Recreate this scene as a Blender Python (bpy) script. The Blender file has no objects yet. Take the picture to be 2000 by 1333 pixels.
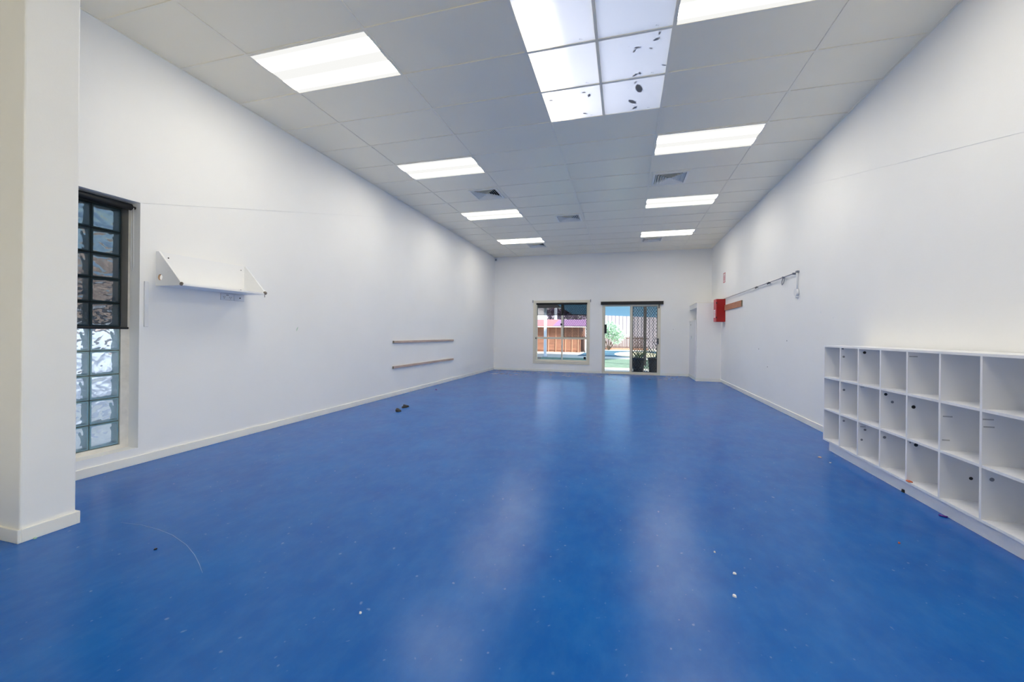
import bpy, bmesh, math, random
from mathutils import Vector, Matrix
random.seed(7)
SC = bpy.context.scene
COL = SC.collection

# ------------------------------------------------------------------ camera
F_PX, YAW, ROLL, SHIFT_V, CAM_H = 791.53, -0.27018, 0.0104, -14.04, 1.15336
cam_d = bpy.data.cameras.new('camera')
cam = bpy.data.objects.new('camera', cam_d); COL.objects.link(cam)
fwd = Vector((math.sin(YAW), math.cos(YAW), 0)); rgt = Vector((math.cos(YAW), -math.sin(YAW), 0)); up = Vector((0, 0, 1))
r3 = rgt*math.cos(ROLL) + up*math.sin(ROLL); u3 = up*math.cos(ROLL) - rgt*math.sin(ROLL)
M = Matrix((r3, u3, -fwd)).transposed().to_4x4(); M.translation = (0, 0, CAM_H)
cam.matrix_world = M
cam_d.sensor_width = 36.0; cam_d.lens = F_PX/2000*36.0
cam_d.shift_y = SHIFT_V/2000.0
cam_d.clip_start = 0.05; cam_d.clip_end = 400
SC.camera = cam

# ------------------------------------------------------------------ sky, sun, exposure
SUN = Vector((0.95, -0.70, 1.0)).normalized()          # direction towards the sun
world = bpy.data.worlds.new('world'); SC.world = world; world.use_nodes = True
wn = world.node_tree.nodes; wl = world.node_tree.links
bg = wn['Background']; sky = wn.new('ShaderNodeTexSky'); sky.sky_type = 'NISHITA'
sky.sun_disc = False; sky.sun_elevation = math.asin(SUN.z); sky.sun_rotation = math.atan2(SUN.x, SUN.y)
sky.air_density = 1.0; sky.dust_density = 1.5
wl.new(sky.outputs[0], bg.inputs[0]); bg.inputs[1].default_value = 0.22
sd = bpy.data.lights.new('sun', 'SUN'); sd.energy = 6.0; sd.angle = 0.10; sd.color = (1.0, 0.96, 0.90)
sun = bpy.data.objects.new('sun', sd); COL.objects.link(sun)
sun.rotation_euler = SUN.to_track_quat('Z', 'Y').to_euler(); sun.location = (6, -6, 12)
SC.view_settings.view_transform = 'Standard'; SC.view_settings.look = 'None'
SC.view_settings.gamma = 1.0; SC.view_settings.use_curve_mapping = False
SC.view_settings.exposure = 0.86
SC.cycles.max_bounces = 12; SC.cycles.diffuse_bounces = 7; SC.cycles.transparent_max_bounces = 12
LAMP = 14.5                                            # radiance of the fluorescent tubes behind a diffuser

# ------------------------------------------------------------------ materials
def lin(r, g, b):
    f = lambda c: c/12.92 if c <= 0.04045 else ((c+0.055)/1.055)**2.4
    return (f(r/255), f(g/255), f(b/255), 1)
MATS = {}
def mat(name, rgb, rough=0.6, var=0.0, scale=6.0, metal=0.0, bump=0.0, bscale=60.0, spec=0.5, stretch=(1, 1, 1)):
    m = bpy.data.materials.new(name); m.use_nodes = True; MATS[name] = m
    n, l = m.node_tree.nodes, m.node_tree.links
    b = n['Principled BSDF']; c = lin(*rgb)
    b.inputs['Base Color'].default_value = c; b.inputs['Roughness'].default_value = rough
    b.inputs['Metallic'].default_value = metal; b.inputs['Specular IOR Level'].default_value = spec
    if var or bump:
        tc = n.new('ShaderNodeTexCoord'); mp = n.new('ShaderNodeMapping'); mp.inputs['Scale'].default_value = stretch
        l.new(tc.outputs['Object'], mp.inputs[0])
    if var:
        t = n.new('ShaderNodeTexNoise'); t.inputs['Scale'].default_value = scale; t.inputs['Detail'].default_value = 5
        l.new(mp.outputs[0], t.inputs['Vector'])
        r = n.new('ShaderNodeValToRGB'); e = r.color_ramp.elements
        e[0].position = 0.3; e[1].position = 0.7
        e[0].color = tuple(max(0, x*(1-var)) for x in c[:3])+(1,); e[1].color = tuple(min(1, x*(1+var)) for x in c[:3])+(1,)
        l.new(t.outputs[0], r.inputs[0]); l.new(r.outputs[0], b.inputs['Base Color'])
    if bump:
        t2 = n.new('ShaderNodeTexNoise'); t2.inputs['Scale'].default_value = bscale; t2.inputs['Detail'].default_value = 3
        l.new(mp.outputs[0], t2.inputs['Vector'])
        bp = n.new('ShaderNodeBump'); bp.inputs['Strength'].default_value = bump; bp.inputs['Distance'].default_value = 0.01
        l.new(t2.outputs[0], bp.inputs['Height']); l.new(bp.outputs[0], b.inputs['Normal'])
    return m

mat('wall_paint', (243, 243, 242), 0.55, var=0.012, scale=1.5, bump=0.04, bscale=120)
mat('nib_paint', (242, 242, 240), 0.5, var=0.02, scale=2.0, bump=0.03, bscale=120)
mat('skirting', (240, 238, 230), 0.4, var=0.03, scale=3)
mat('tile_face', (253, 244, 222), 0.30, var=0.008, scale=2, bump=0.02, bscale=3, spec=1.0)
mat('tee_white', (251, 243, 224), 0.35)
mat('plenum', (40, 40, 40), 0.9)
mat('vent_white', (250, 245, 232), 0.4)
mat('laminate', (240, 241, 244), 0.35, var=0.01, scale=4)
mat('laminate_worn', (238, 239, 242), 0.4, var=0.04, scale=18, stretch=(1, 3, 1))
mat('dot_black', (28, 28, 32), 0.6)
mat('dot_grey', (140, 142, 148), 0.7)
mat('scuff_grey', (186, 188, 193), 0.7, var=0.15, scale=40)
mat('shelf_white', (240, 241, 243), 0.4)
mat('corner_pad', (130, 120, 112), 0.9, var=0.35, scale=60)
mat('raw_edge', (170, 140, 115), 0.8)
mat('plastic_white', (226, 228, 232), 0.35)
mat('rail_wood', (188, 168, 156), 0.7, var=0.16, scale=9, stretch=(6, 0.6, 6))
mat('rail_end', (120, 110, 92), 0.8, var=0.1)
mat('board_wood', (178, 122, 94), 0.6, var=0.18, scale=7, stretch=(6, 0.7, 5))
mat('red_paint', (164, 2, 4), 0.4)
mat('red_faded', (205, 92, 98), 0.5, var=0.1, scale=8)
mat('label_white', (235, 230, 230), 0.5)
mat('steel', (150, 152, 160), 0.35, metal=0.8)
mat('alu_cream', (224, 219, 202), 0.4, var=0.02)
mat('blind_black', (16, 18, 22), 0.5)
mat('black_metal', (24, 26, 30), 0.4)
mat('chrome', (190, 190, 195), 0.2, metal=1.0)
mat('block_frame', (232, 228, 220), 0.5, var=0.08, scale=14)
mat('mortar', (120, 128, 118), 0.8, var=0.4, scale=25)
mat('scrap_black', (10, 12, 16), 0.7)
mat('scrap_white', (235, 238, 240), 0.6)
mat('crayon', (88, 40, 150), 0.5)
mat('crumb_orange', (214, 110, 70), 0.6)
mat('scuff', (104, 152, 208), 0.4)
# outside
mat('concrete', (232, 227, 212), 0.8, var=0.06, scale=1.5)
mat('lawn', (114, 138, 116), 0.95, var=0.22, scale=5, bump=0.4, bscale=150)
mat('rubber_blue', (48, 94, 116), 0.8, var=0.08, scale=3)
mat('rubber_cream', (236, 228, 190), 0.85, var=0.05)
mat('shed_board', (134, 92, 72), 0.75, var=0.22, scale=2.5, stretch=(0.6, 1, 5))
mat('shed_batten', (170, 126, 102), 0.75, var=0.1)
mat('roof_pink', (196, 112, 112), 0.6, var=0.04)  # faded red roofing, given its sunlit pink
mat('roof_shaded', (142, 104, 142), 0.6, var=0.05)  # same faded red roofing, with shade and screen tint painted in
mat('post_white', (206, 214, 230), 0.5)
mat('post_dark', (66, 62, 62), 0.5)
mat('canopy_dark', (52, 46, 56), 0.8)
mat('sail_blue', (104, 168, 214), 0.8)
mat('sheet_fence', (186, 178, 186), 0.5)
mat('picket_wood', (98, 74, 64), 0.8, var=0.15, scale=5)
mat('leaf_pale', (176, 208, 182), 0.7, var=0.25, scale=4)
mat('leaf_mauve', (96, 82, 104), 0.8, var=0.4, scale=3)
mat('leaf_green', (52, 92, 58), 0.6, var=0.3, scale=9)
mat('bark', (96, 84, 74), 0.9, var=0.2)
mat('pot_black', (30, 34, 36), 0.5)
mat('soil', (50, 40, 34), 0.95)
mat('brick_wall', (222, 172, 156), 0.85, var=0.75, scale=3)
mat('render_white', (232, 228, 232), 0.8)
mat('render_grey', (205, 206, 218), 0.85, var=0.1, scale=2)
mat('vinyl_bounce', (238, 230, 214), 0.4, var=0.03, scale=6)
mat('shaft_white', (235, 236, 238), 0.7)

# floor vinyl: marbled blue, glossy, with fine streaks and flecks
m = mat('vinyl_blue', (26, 86, 172), 0.2, spec=0.22); n, l = m.node_tree.nodes, m.node_tree.links; b = n['Principled BSDF']
tc = n.new('ShaderNodeTexCoord')
def noise(scale, stretch=(1, 1, 1), detail=5, rough=0.55):
    mp = n.new('ShaderNodeMapping'); mp.inputs['Scale'].default_value = stretch; l.new(tc.outputs['Object'], mp.inputs[0])
    t = n.new('ShaderNodeTexNoise'); t.inputs['Scale'].default_value = scale; t.inputs['Detail'].default_value = detail
    t.inputs['Roughness'].default_value = rough; l.new(mp.outputs[0], t.inputs['Vector']); return t
def ramp(src, stops):
    r = n.new('ShaderNodeValToRGB'); e = r.color_ramp.elements
    e[0].position, e[0].color = stops[0]; e[1].position, e[1].color = stops[1]
    for p_, c_ in stops[2:]:
        x = e.new(p_); x.color = c_
    l.new(src.outputs[0], r.inputs[0]); return r
def mix(fac, a, b_):
    x = n.new('ShaderNodeMix'); x.data_type = 'RGBA'
    l.new(fac, x.inputs[0]); l.new(a, x.inputs[6])
    if isinstance(b_, tuple): x.inputs[7].default_value = b_
    else: l.new(b_, x.inputs[7])
    return x.outputs[2]
base = ramp(noise(2.2, (1, 1, 1), 6), [(0.3, lin(0, 86, 172)), (0.7, lin(4, 100, 184))])
streak = ramp(noise(9, (1.3, 0.7, 1), 6, 0.68), [(0.42, (0, 0, 0, 1)), (0.75, (1, 1, 1, 1))])
flecks = ramp(noise(38, (1.0, 0.8, 1), 1, 0.5), [(0.73, (0, 0, 0, 1)), (0.80, (1, 1, 1, 1))])
mm = n.new('ShaderNodeMath'); mm.operation = 'MULTIPLY'; mm.inputs[1].default_value = 0.42; l.new(streak.outputs[0], mm.inputs[0])
mf = n.new('ShaderNodeMath'); mf.operation = 'MULTIPLY'; mf.inputs[1].default_value = 0.3; l.new(flecks.outputs[0], mf.inputs[0])
c1 = mix(mm.outputs[0], base.outputs[0], lin(46, 116, 190)); c2 = mix(mf.outputs[0], c1, lin(150, 185, 225))
l.new(c2, b.inputs['Base Color'])
rr = ramp(noise(1.3, (1, 1, 1), 1), [(0.3, (0.245, 0.245, 0.245, 1)), (0.7, (0.262, 0.262, 0.262, 1))]); l.new(rr.outputs[0], b.inputs['Roughness'])
bp = n.new('ShaderNodeBump'); bp.inputs['Strength'].default_value = 0.04; bp.inputs['Distance'].default_value = 0.004
l.new(noise(3.5, (1, 1, 1), 0).outputs[0], bp.inputs['Height']); l.new(bp.outputs[0], b.inputs['Normal'])

def shader_mat(name, build):
    m = bpy.data.materials.new(name); m.use_nodes = True; MATS[name] = m
    n, l = m.node_tree.nodes, m.node_tree.links; n.remove(n['Principled BSDF'])
    build(n, l, n['Material Output']); return m
def pane_build(tint):
    def f(n, l, out):
        t = n.new('ShaderNodeBsdfTransparent'); t.inputs[0].default_value = tint
        g = n.new('ShaderNodeBsdfGlossy'); g.inputs['Roughness'].default_value = 0.02
        fr = n.new('ShaderNodeFresnel'); fr.inputs[0].default_value = 1.45
        mx = n.new('ShaderNodeMixShader'); l.new(fr.outputs[0], mx.inputs[0]); l.new(t.outputs[0], mx.inputs[1]); l.new(g.outputs[0], mx.inputs[2])
        l.new(mx.outputs[0], out.inputs[0])
    return f
shader_mat('pane_glass', pane_build((0.95, 0.97, 0.97, 1)))
def mesh_build(col, opacity):
    def f(n, l, out):
        t = n.new('ShaderNodeBsdfTransparent'); d = n.new('ShaderNodeBsdfDiffuse'); d.inputs[0].default_value = col
        mx = n.new('ShaderNodeMixShader'); mx.inputs[0].default_value = opacity
        l.new(t.outputs[0], mx.inputs[1]); l.new(d.outputs[0], mx.inputs[2]); l.new(mx.outputs[0], out.inputs[0])
    return f
shader_mat('blind_sheer', mesh_build(lin(20, 24, 28), 0.52))
shader_mat('fly_screen', mesh_build(lin(40, 46, 60), 0.35))
def diffuser_sky(n, l, out):
    d = n.new('ShaderNodeBsdfDiffuse'); t = n.new('ShaderNodeBsdfTranslucent')
    tc = n.new('ShaderNodeTexCoord'); no = n.new('ShaderNodeTexNoise'); no.inputs['Scale'].default_value = 14; no.inputs['Detail'].default_value = 4
    l.new(tc.outputs['Object'], no.inputs['Vector'])
    r = n.new('ShaderNodeValToRGB'); e = r.color_ramp.elements
    e[0].position = 0.24; e[0].color = (0.35, 0.36, 0.38, 1); e[1].position = 0.31; e[1].color = (0.82, 0.82, 0.83, 1)
    l.new(no.outputs[0], r.inputs[0]); l.new(r.outputs[0], t.inputs[0]); d.inputs[0].default_value = (0.85, 0.86, 0.88, 1)
    mx = n.new('ShaderNodeMixShader'); mx.inputs[0].default_value = 0.86
    l.new(d.outputs[0], mx.inputs[1]); l.new(t.outputs[0], mx.inputs[2]); l.new(mx.outputs[0], out.inputs[0])
shader_mat('skylight_diffuser', diffuser_sky)
def lamp_panel(n, l, out):
    # two fluorescent tubes seen as bright bands through the diffuser of one light fitting
    tc = n.new('ShaderNodeTexCoord'); sp = n.new('ShaderNodeSeparateXYZ'); l.new(tc.outputs['Generated'], sp.inputs[0])
    r = n.new('ShaderNodeValToRGB'); e = r.color_ramp.elements
    gap, tub = (0.52/LAMP, 0.518/LAMP, 0.505/LAMP, 1), (1.0, 0.935, 0.80, 1)
    e[0].position = 0.02; e[0].color = gap; e[1].position = 0.98; e[1].color = gap
    for p_, v in [(0.10, gap), (0.22, tub), (0.32, tub), (0.42, gap), (0.63, gap), (0.72, tub), (0.82, tub), (0.92, gap)]:
        x = e.new(p_); x.color = v
    l.new(sp.outputs[1], r.inputs[0])
    em = n.new('ShaderNodeEmission'); em.inputs[1].default_value = LAMP
    l.new(r.outputs[0], em.inputs[0]); l.new(em.outputs[0], out.inputs[0])
shader_mat('lamp_diffuser', lamp_panel)
def block_glass(n, l, out):
    g = n.new('ShaderNodeBsdfGlass'); g.inputs['Color'].default_value = (0.93, 0.97, 0.98, 1); g.inputs['IOR'].default_value = 1.35
    g.inputs['Roughness'].default_value = 0.02
    tc = n.new('ShaderNodeTexCoord'); mp = n.new('ShaderNodeMapping'); mp.inputs['Scale'].default_value = (25, 1, 1)
    no = n.new('ShaderNodeTexNoise'); no.inputs['Scale'].default_value = 11; no.inputs['Detail'].default_value = 1.0; no.inputs['Distortion'].default_value = 0.8
    l.new(tc.outputs['Object'], mp.inputs[0]); l.new(mp.outputs[0], no.inputs['Vector'])
    bp = n.new('ShaderNodeBump'); bp.inputs['Strength'].default_value = 0.8; bp.inputs['Distance'].default_value = 0.022
    l.new(no.outputs[0], bp.inputs['Height']); l.new(bp.outputs[0], g.inputs['Normal'])
    t = n.new('ShaderNodeBsdfTranslucent'); t.inputs[0].default_value = (0.86, 0.91, 0.97, 1)
    mx = n.new('ShaderNodeMixShader'); mx.inputs[0].default_value = 0.14
    l.new(g.outputs[0], mx.inputs[1]); l.new(t.outputs[0], mx.inputs[2]); l.new(mx.outputs[0], out.inputs[0])
shader_mat('block_glass', block_glass)
def block_rim(n, l, out):
    d = n.new('ShaderNodeBsdfDiffuse'); d.inputs[0].default_value = lin(168, 206, 214); t = n.new('ShaderNodeBsdfTranslucent'); t.inputs[0].default_value = lin(196, 232, 240)
    gl = n.new('ShaderNodeBsdfGlossy'); gl.inputs['Roughness'].default_value = 0.15
    m1 = n.new('ShaderNodeMixShader'); m1.inputs[0].default_value = 0.5; l.new(d.outputs[0], m1.inputs[1]); l.new(t.outputs[0], m1.inputs[2])
    m2 = n.new('ShaderNodeMixShader'); m2.inputs[0].default_value = 0.18; l.new(m1.outputs[0], m2.inputs[1]); l.new(gl.outputs[0], m2.inputs[2]); l.new(m2.outputs[0], out.inputs[0])
shader_mat('block_rim', block_rim)

# ------------------------------------------------------------------ mesh helpers
def box_into(bm, x0, x1, y0, y1, z0, z1):
    v = [bm.verts.new(p) for p in ((x0,y0,z0),(x1,y0,z0),(x1,y1,z0),(x0,y1,z0),(x0,y0,z1),(x1,y0,z1),(x1,y1,z1),(x0,y1,z1))]
    for f in ((0,3,2,1),(4,5,6,7),(0,1,5,4),(1,2,6,5),(2,3,7,6),(3,0,4,7)): bm.faces.new([v[i] for i in f])
def mesh_of(name, bm):
    me = bpy.data.meshes.new(name); bm.normal_update(); bm.to_mesh(me); bm.free(); return me
def link(name, me, material, parent=None):
    o = bpy.data.objects.new(name, me); COL.objects.link(o)
    if me is not None and material and not me.materials: me.materials.append(MATS[material])
    if parent is not None: o.parent = parent
    return o
def boxes(name, bs, material, parent=None, bevel=0.0, org=None):
    """bs: list of world boxes; object origin at org (default: the parent's origin or centre of the base)"""
    if parent is not None: org = world_loc(parent)
    elif org is None: org = ((min(q[0] for q in bs)+max(q[1] for q in bs))/2, (min(q[2] for q in bs)+max(q[3] for q in bs))/2, min(q[4] for q in bs))
    bm = bmesh.new()
    for q in bs: box_into(bm, q[0]-org[0], q[1]-org[0], q[2]-org[1], q[3]-org[1], q[4]-org[2], q[5]-org[2])
    if bevel: bmesh.ops.bevel(bm, geom=bm.edges[:], offset=bevel, segments=2, affect='EDGES', profile=0.5)
    o = link(name, mesh_of(name, bm), material, parent)
    if parent is None: o.location = org
    return o
def world_loc(o):
    p = Vector(o.location)
    while o.parent: o = o.parent; p += Vector(o.location)
    return p
def prism(name, poly, axis, a0, a1, material, parent=None):
    """extrude a polygon; axis 'x': poly in (y,z); 'y': (x,z); 'z': (x,y)"""
    org = world_loc(parent) if parent is not None else Vector((0, 0, 0))
    def P(p, a):
        q = {'x': (a, p[0], p[1]), 'y': (p[0], a, p[1]), 'z': (p[0], p[1], a)}[axis]
        return Vector(q)-org
    bm = bmesh.new()
    A = [bm.verts.new(P(p, a0)) for p in poly]; B = [bm.verts.new(P(p, a1)) for p in poly]
    k = len(poly); bm.faces.new(A); bm.faces.new(B[::-1])
    for i in range(k): bm.faces.new((A[i], B[i], B[(i+1) % k], A[(i+1) % k]))
    bmesh.ops.recalc_face_normals(bm, faces=bm.faces[:])
    return link(name, mesh_of(name, bm), material, parent)
def tube(name, pts, r, material, parent=None, seg=10, closed=False):
    org = world_loc(parent) if parent is not None else Vector(pts[0])
    pts = [Vector(p) for p in pts]; bm = bmesh.new(); rings = []; nP = len(pts)
    rad = r if isinstance(r, (list, tuple)) else [r]*nP
    for i, p in enumerate(pts):
        a = pts[i-1] if (i or closed) else p; c = pts[(i+1) % nP] if (i < nP-1 or closed) else p
        d = (c-a).normalized(); s = d.cross(Vector((0, 0, 1)))
        if s.length < 1e-3: s = d.cross(Vector((1, 0, 0)))
        s.normalize(); t = s.cross(d)
        rings.append([bm.verts.new(p-org+(s*math.cos(2*math.pi*k/seg)+t*math.sin(2*math.pi*k/seg))*rad[i]) for k in range(seg)])
    for i in range(nP if closed else nP-1):
        A, B = rings[i], rings[(i+1) % nP]
        for k in range(seg): bm.faces.new((A[k], A[(k+1) % seg], B[(k+1) % seg], B[k]))
    if not closed: bm.faces.new(rings[0][::-1]); bm.faces.new(rings[-1])
    bmesh.ops.recalc_face_normals(bm, faces=bm.faces[:])
    for f in bm.faces: f.smooth = len(f.verts) == 4
    o = link(name, mesh_of(name, bm), material, parent)
    if parent is None: o.location = org
    return o
def disc(name, c, nrm, r, th, material, parent=None, seg=20):
    nrm = Vector(nrm).normalized(); c = Vector(c)
    o = tube(name, [c, c+nrm*th], r, material, parent, seg)
    return o
def empty(name, loc):
    o = bpy.data.objects.new(name, None); COL.objects.link(o); o.location = loc; o.empty_display_size = 0.1; return o
def tag(o, label, cat, group=None):
    o['label'] = label; o['category'] = cat
    if group: o['group'] = group
    return o
def struct(o, label=None, cat=None):
    o['kind'] = 'structure'
    if label: o['label'] = label
    if cat: o['category'] = cat
    return o

# ------------------------------------------------------------------ room dimensions (metres)
XL, XR, YB, H, YR = -4.0236, 2.3368, 12.3668, 3.5965, -2.6
CX = [XL, -3.2441, -2.0441, -0.8441, 0.3559, 1.5559, XR]        # ceiling grid columns
RY = lambda k: 2.8237 + 0.6*k                                   # ceiling grid rows
WT = 0.24                                                       # wall thickness
TOP = 3.80
SK, ST = 0.073, 0.014                                           # skirting height / thickness

# floor
fl = struct(boxes('floor', [(XL-WT, XR+WT, 0.70, YB, -0.10, 0.0)], 'vinyl_blue', org=(0, 0, 0)),
            'glossy marbled blue vinyl floor with faint scuffs', 'floor')
struct(boxes('floor_bounce', [(XL-WT, XR+WT, YR-WT, 0.70, -0.10, 0.0)], 'vinyl_bounce', org=(0, 0, -0.1)), 'unseen floor behind the viewer, made pale to bounce light up', 'floor')  # out of view; pale colour added to bounce light onto the ceiling
# left wall with the glass-block window opening
GA0, RGA1, GH = YR+0.15, 1.30, 3.05                        # added side glazing, unseen behind the camera
WY0, WY1, WZ0, WZ1 = 1.80, 2.505, 0.14, 2.247
wl_ = struct(boxes('wall_left', [(XL-WT, XL, YR-WT, WY0, 0, TOP), (XL-WT, XL, WY1, YB+WT, 0, TOP), (XL-WT, XL, WY0, WY1, 0, WZ0), (XL-WT, XL, WY0, WY1, WZ1, TOP)], 'wall_paint', org=(0, 0, 0)),
             'white painted side wall with the glass block window', 'wall')
prism('upper_lining', [(1.62, WZ1), (WY1, WZ1), (8.03, H+0.01), (1.62, H+0.01)], 'x', XL-0.001, XL+0.004, 'wall_paint', wl_)
# right wall
wr = struct(boxes('wall_right', [(XR, XR+WT, YR-WT, GA0, 0, TOP), (XR, XR+WT, RGA1, YB+WT, 0, TOP), (XR, XR+WT, GA0, RGA1, GH, TOP)], 'wall_paint', org=(0, 0, 0)), 'long white painted side wall behind the pigeonhole cabinet', 'wall')
prism('upper_lining', [(0.5, 2.243), (2.5, 2.243), (8.03, H+0.01), (0.5, H+0.01)], 'x', XR+0.001, XR-0.003, 'wall_paint', wr)
# rear wall behind the camera
struct(boxes('wall_rear', [(XL-WT, XR+WT, YR-WT, YR, 0, TOP)], 'wall_paint', org=(0, 0, 0)), 'white painted wall behind the viewer', 'wall')
def glazing(name, along_x, a0, a1, c, nbay, label):
    # a run of full-height panes in the plane x=c or y=c
    w = struct(empty(name, ((a0+a1)/2, c, 0) if along_x else (c, (a0+a1)/2, 0)), label, 'window')
    q = (lambda u0, u1, d, z0, z1: (u0, u1, c-d, c+d, z0, z1)) if along_x else (lambda u0, u1, d, z0, z1: (c-d, c+d, u0, u1, z0, z1))
    g = (a1-a0)/nbay
    for i in range(nbay+1):
        m0 = min(max(a0+i*g-0.025, a0), a1-0.05); boxes('mullion', [q(m0, m0+0.05, 0.04, 0.05, GH-0.05)], 'alu_cream', w)
    for i in range(nbay): boxes('pane', [q(a0+i*g+0.03, a0+(i+1)*g-0.03, 0.002, 0.05, GH-0.05)], 'pane_glass', w)
    boxes('sill_rail', [q(a0, a1, 0.04, 0, 0.05)], 'alu_cream', w); boxes('head_rail', [q(a0, a1, 0.04, GH-0.05, GH)], 'alu_cream', w)
glazing('added_glazing', False, GA0, RGA1, XR+0.12, 3, 'added full-height side glazing, out of view, letting in daylight')  # unseen window, added so daylight lifts the ceiling and walls
struct(boxes('added_sun_shade', [(XR+WT, XR+WT+3.2, YR-3.5, RGA1+0.6, 3.25, 3.33)], 'render_white', org=(XR+WT, 0, 3.25)), 'added unseen roof keeping the sun off the side glazing', 'roof')  # unseen shade, added to keep direct sun off the visible floor
# back wall with window and door openings
BX0, BX1, BZ0, BZ1 = -2.665, -1.055, 0.325, 2.125
DX0, DX1, DZ1 = -0.635, 1.005, 2.085
struct(boxes('wall_back', [(XL, BX0, YB, YB+WT, 0, TOP), (BX1, DX0, YB, YB+WT, 0, TOP), (DX1, XR, YB, YB+WT, 0, TOP),
        (BX0, BX1, YB, YB+WT, 0, BZ0), (BX0, BX1, YB, YB+WT, BZ1, TOP), (DX0, DX1, YB, YB+WT, DZ1, TOP)], 'wall_paint', org=(0, 0, 0)),
        'white painted end wall with window and sliding door', 'wall')
# stub wall beside the glass-block window
NX, NY0, NY1 = -3.126, 1.398, 1.630
nib = struct(boxes('wall_return', [(XL-0.01, NX, NY0, NY1, 0, H+0.05)], 'nib_paint', bevel=0.008), 'white stub wall projecting beside the glass block window', 'wall')
# skirtings
def skirt(name, bs, label): struct(boxes(name, bs, 'skirting', bevel=0.003), label, 'baseboard')
skirt('baseboard_left', [(XL, XL+ST, NY1, YB, 0, SK)], 'cream skirting board along the glass block window wall')
skirt('baseboard_left_rear', [(XL, XL+ST, YR, NY0, 0, SK)], 'cream skirting board on the wall behind the stub wall')
skirt('baseboard_return', [(XL+ST, NX+ST, NY0-ST, NY0, 0, SK), (NX, NX+ST, NY0, NY1, 0, SK), (XL+ST, NX+ST, NY1, NY1+ST, 0, SK)], 'cream skirting board wrapped around the stub wall')
BOX_X, BOX_Y, BOX_Z = 1.775, 11.175, 1.985
skirt('baseboard_right', [(XR-ST, XR, RGA1, BOX_Y-ST, 0, SK)], 'cream skirting board along the cabinet wall')
skirt('baseboard_back', [(XL+ST, DX0-0.04, YB-ST, YB, 0, SK)], 'cream skirting board under the end window')
skirt('baseboard_back_corner', [(DX1+0.04, BOX_X, YB-ST, YB, 0, SK)], 'short cream skirting board between sliding door and corner boxing')

# ------------------------------------------------------------------ roof and skylight shaft (above the ceiling)
SX0, SX1, SY0, SY1 = CX[3], CX[4], RY(-1), RY(3)
ST_Z = H+1.0
struct(boxes('roof', [(XL-WT, SX0-0.03, YR-WT, YB+WT, TOP, TOP+0.12), (SX1+0.03, XR+WT, YR-WT, YB+WT, TOP, TOP+0.12), (SX0-0.03, SX1+0.03, YR-WT, SY0-0.03, TOP, TOP+0.12), (SX0-0.03, SX1+0.03, SY1+0.03, YB+WT, TOP, TOP+0.12)], 'plenum', org=(0, 0, 0)), 'flat roof added unseen above the ceiling to keep the sun out', 'roof')  # unseen slab, added to stop the sun entering from above
struct(boxes('skylight_shaft', [(SX0-0.03, SX0, SY0-0.03, SY1+0.03, H+0.02, ST_Z), (SX1, SX1+0.03, SY0-0.03, SY1+0.03, H+0.02, ST_Z), (SX0, SX1, SY0-0.03, SY0, H+0.02, ST_Z), (SX0, SX1, SY1, SY1+0.03, H+0.02, ST_Z)], 'shaft_white', org=(0, 0, 0)), 'white plasterboard shaft above the skylight panels', 'skylight')

# ------------------------------------------------------------------ ceiling: T-bar grid, tiles, skylight panes
ceil = struct(empty('ceiling', (0, 0, H)), 'suspended white ceiling of rectangular tiles in a metal grid', 'ceiling')
TB = 0.012
rows = list(range(-9, 16))
for x in CX[1:-1]:
    boxes('grid_runner', [(x-TB, x+TB, YR, YB, H-0.001, H+0.03)], 'tee_white', ceil)
ys = [RY(k) for k in rows if YR < RY(k) < YB]
for y in ys:
    boxes('cross_tee', [(XL, XR, y-TB, y+TB, H-0.0005, H+0.025)], 'tee_white', ceil)
boxes('cross_tee', [(-0.244-TB, -0.244+TB, SY0, SY1, H-0.001, H+0.03)], 'tee_white', ceil)
boxes('wall_angle', [(XL, XL+0.018, NY1, YB, H, H+0.02)], 'tee_white', ceil); boxes('wall_angle', [(XR-0.018, XR, YR, YB, H, H+0.02)], 'tee_white', ceil)
boxes('wall_angle', [(XL, XR, YB-0.018, YB, H, H+0.02)], 'tee_white', ceil)
LIGHTS = {(1, 0), (1, 4), (1, 8), (1, 12), (4, -4), (4, 0), (4, 4), (4, 8), (4, 12)}  # the cabinet-side fitting behind the viewer is added for fill light
VENTS = {(1, 6): -2.3441, (4, 6): 0.6559, (2, 9): -1.1441, (1, 13): -2.3441, (4, 13): 0.6559}
VH = 0.255
tile_mesh = {}
edges_y = [YR] + ys + [YB]
for ci in range(6):
    for ri in range(len(edges_y)-1):
        y0, y1 = edges_y[ri], edges_y[ri+1]; k = round((y0-2.8237)/0.6) if ri else -99
        if (ci, k) in LIGHTS: continue
        if ci == 3 and -1 <= k < 3: continue
        x0, x1 = CX[ci], CX[ci+1]; cx, cy = (x0+x1)/2, (y0+y1)/2
        hx, hy = (x1-x0)/2-0.002, (y1-y0)/2-0.002
        vx = VENTS.get((ci, k)); key = (round(hx, 3), round(hy, 3), vx)
        if key not in tile_mesh:
            bm = bmesh.new()
            if vx is None: box_into(bm, -hx, hx, -hy, hy, 0.004, 0.014)
            else:
                a = vx-cx
                box_into(bm, -hx, a-VH, -hy, hy, 0.004, 0.014); box_into(bm, a+VH, hx, -hy, hy, 0.004, 0.014)
                box_into(bm, a-VH, a+VH, -hy, -VH, 0.004, 0.014); box_into(bm, a-VH, a+VH, VH, hy, 0.004, 0.014)
            tile_mesh[key] = mesh_of('ceiling_tile', bm)
        t = link('ceiling_tile', tile_mesh[key], 'tile_face', ceil); t.location = (cx, cy, 0.0)
        t.rotation_euler = (random.uniform(-1, 1)*0.003, random.uniform(-1, 1)*0.0015, 0)
        t.location.z = 0.002
pane_mesh = None
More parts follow.
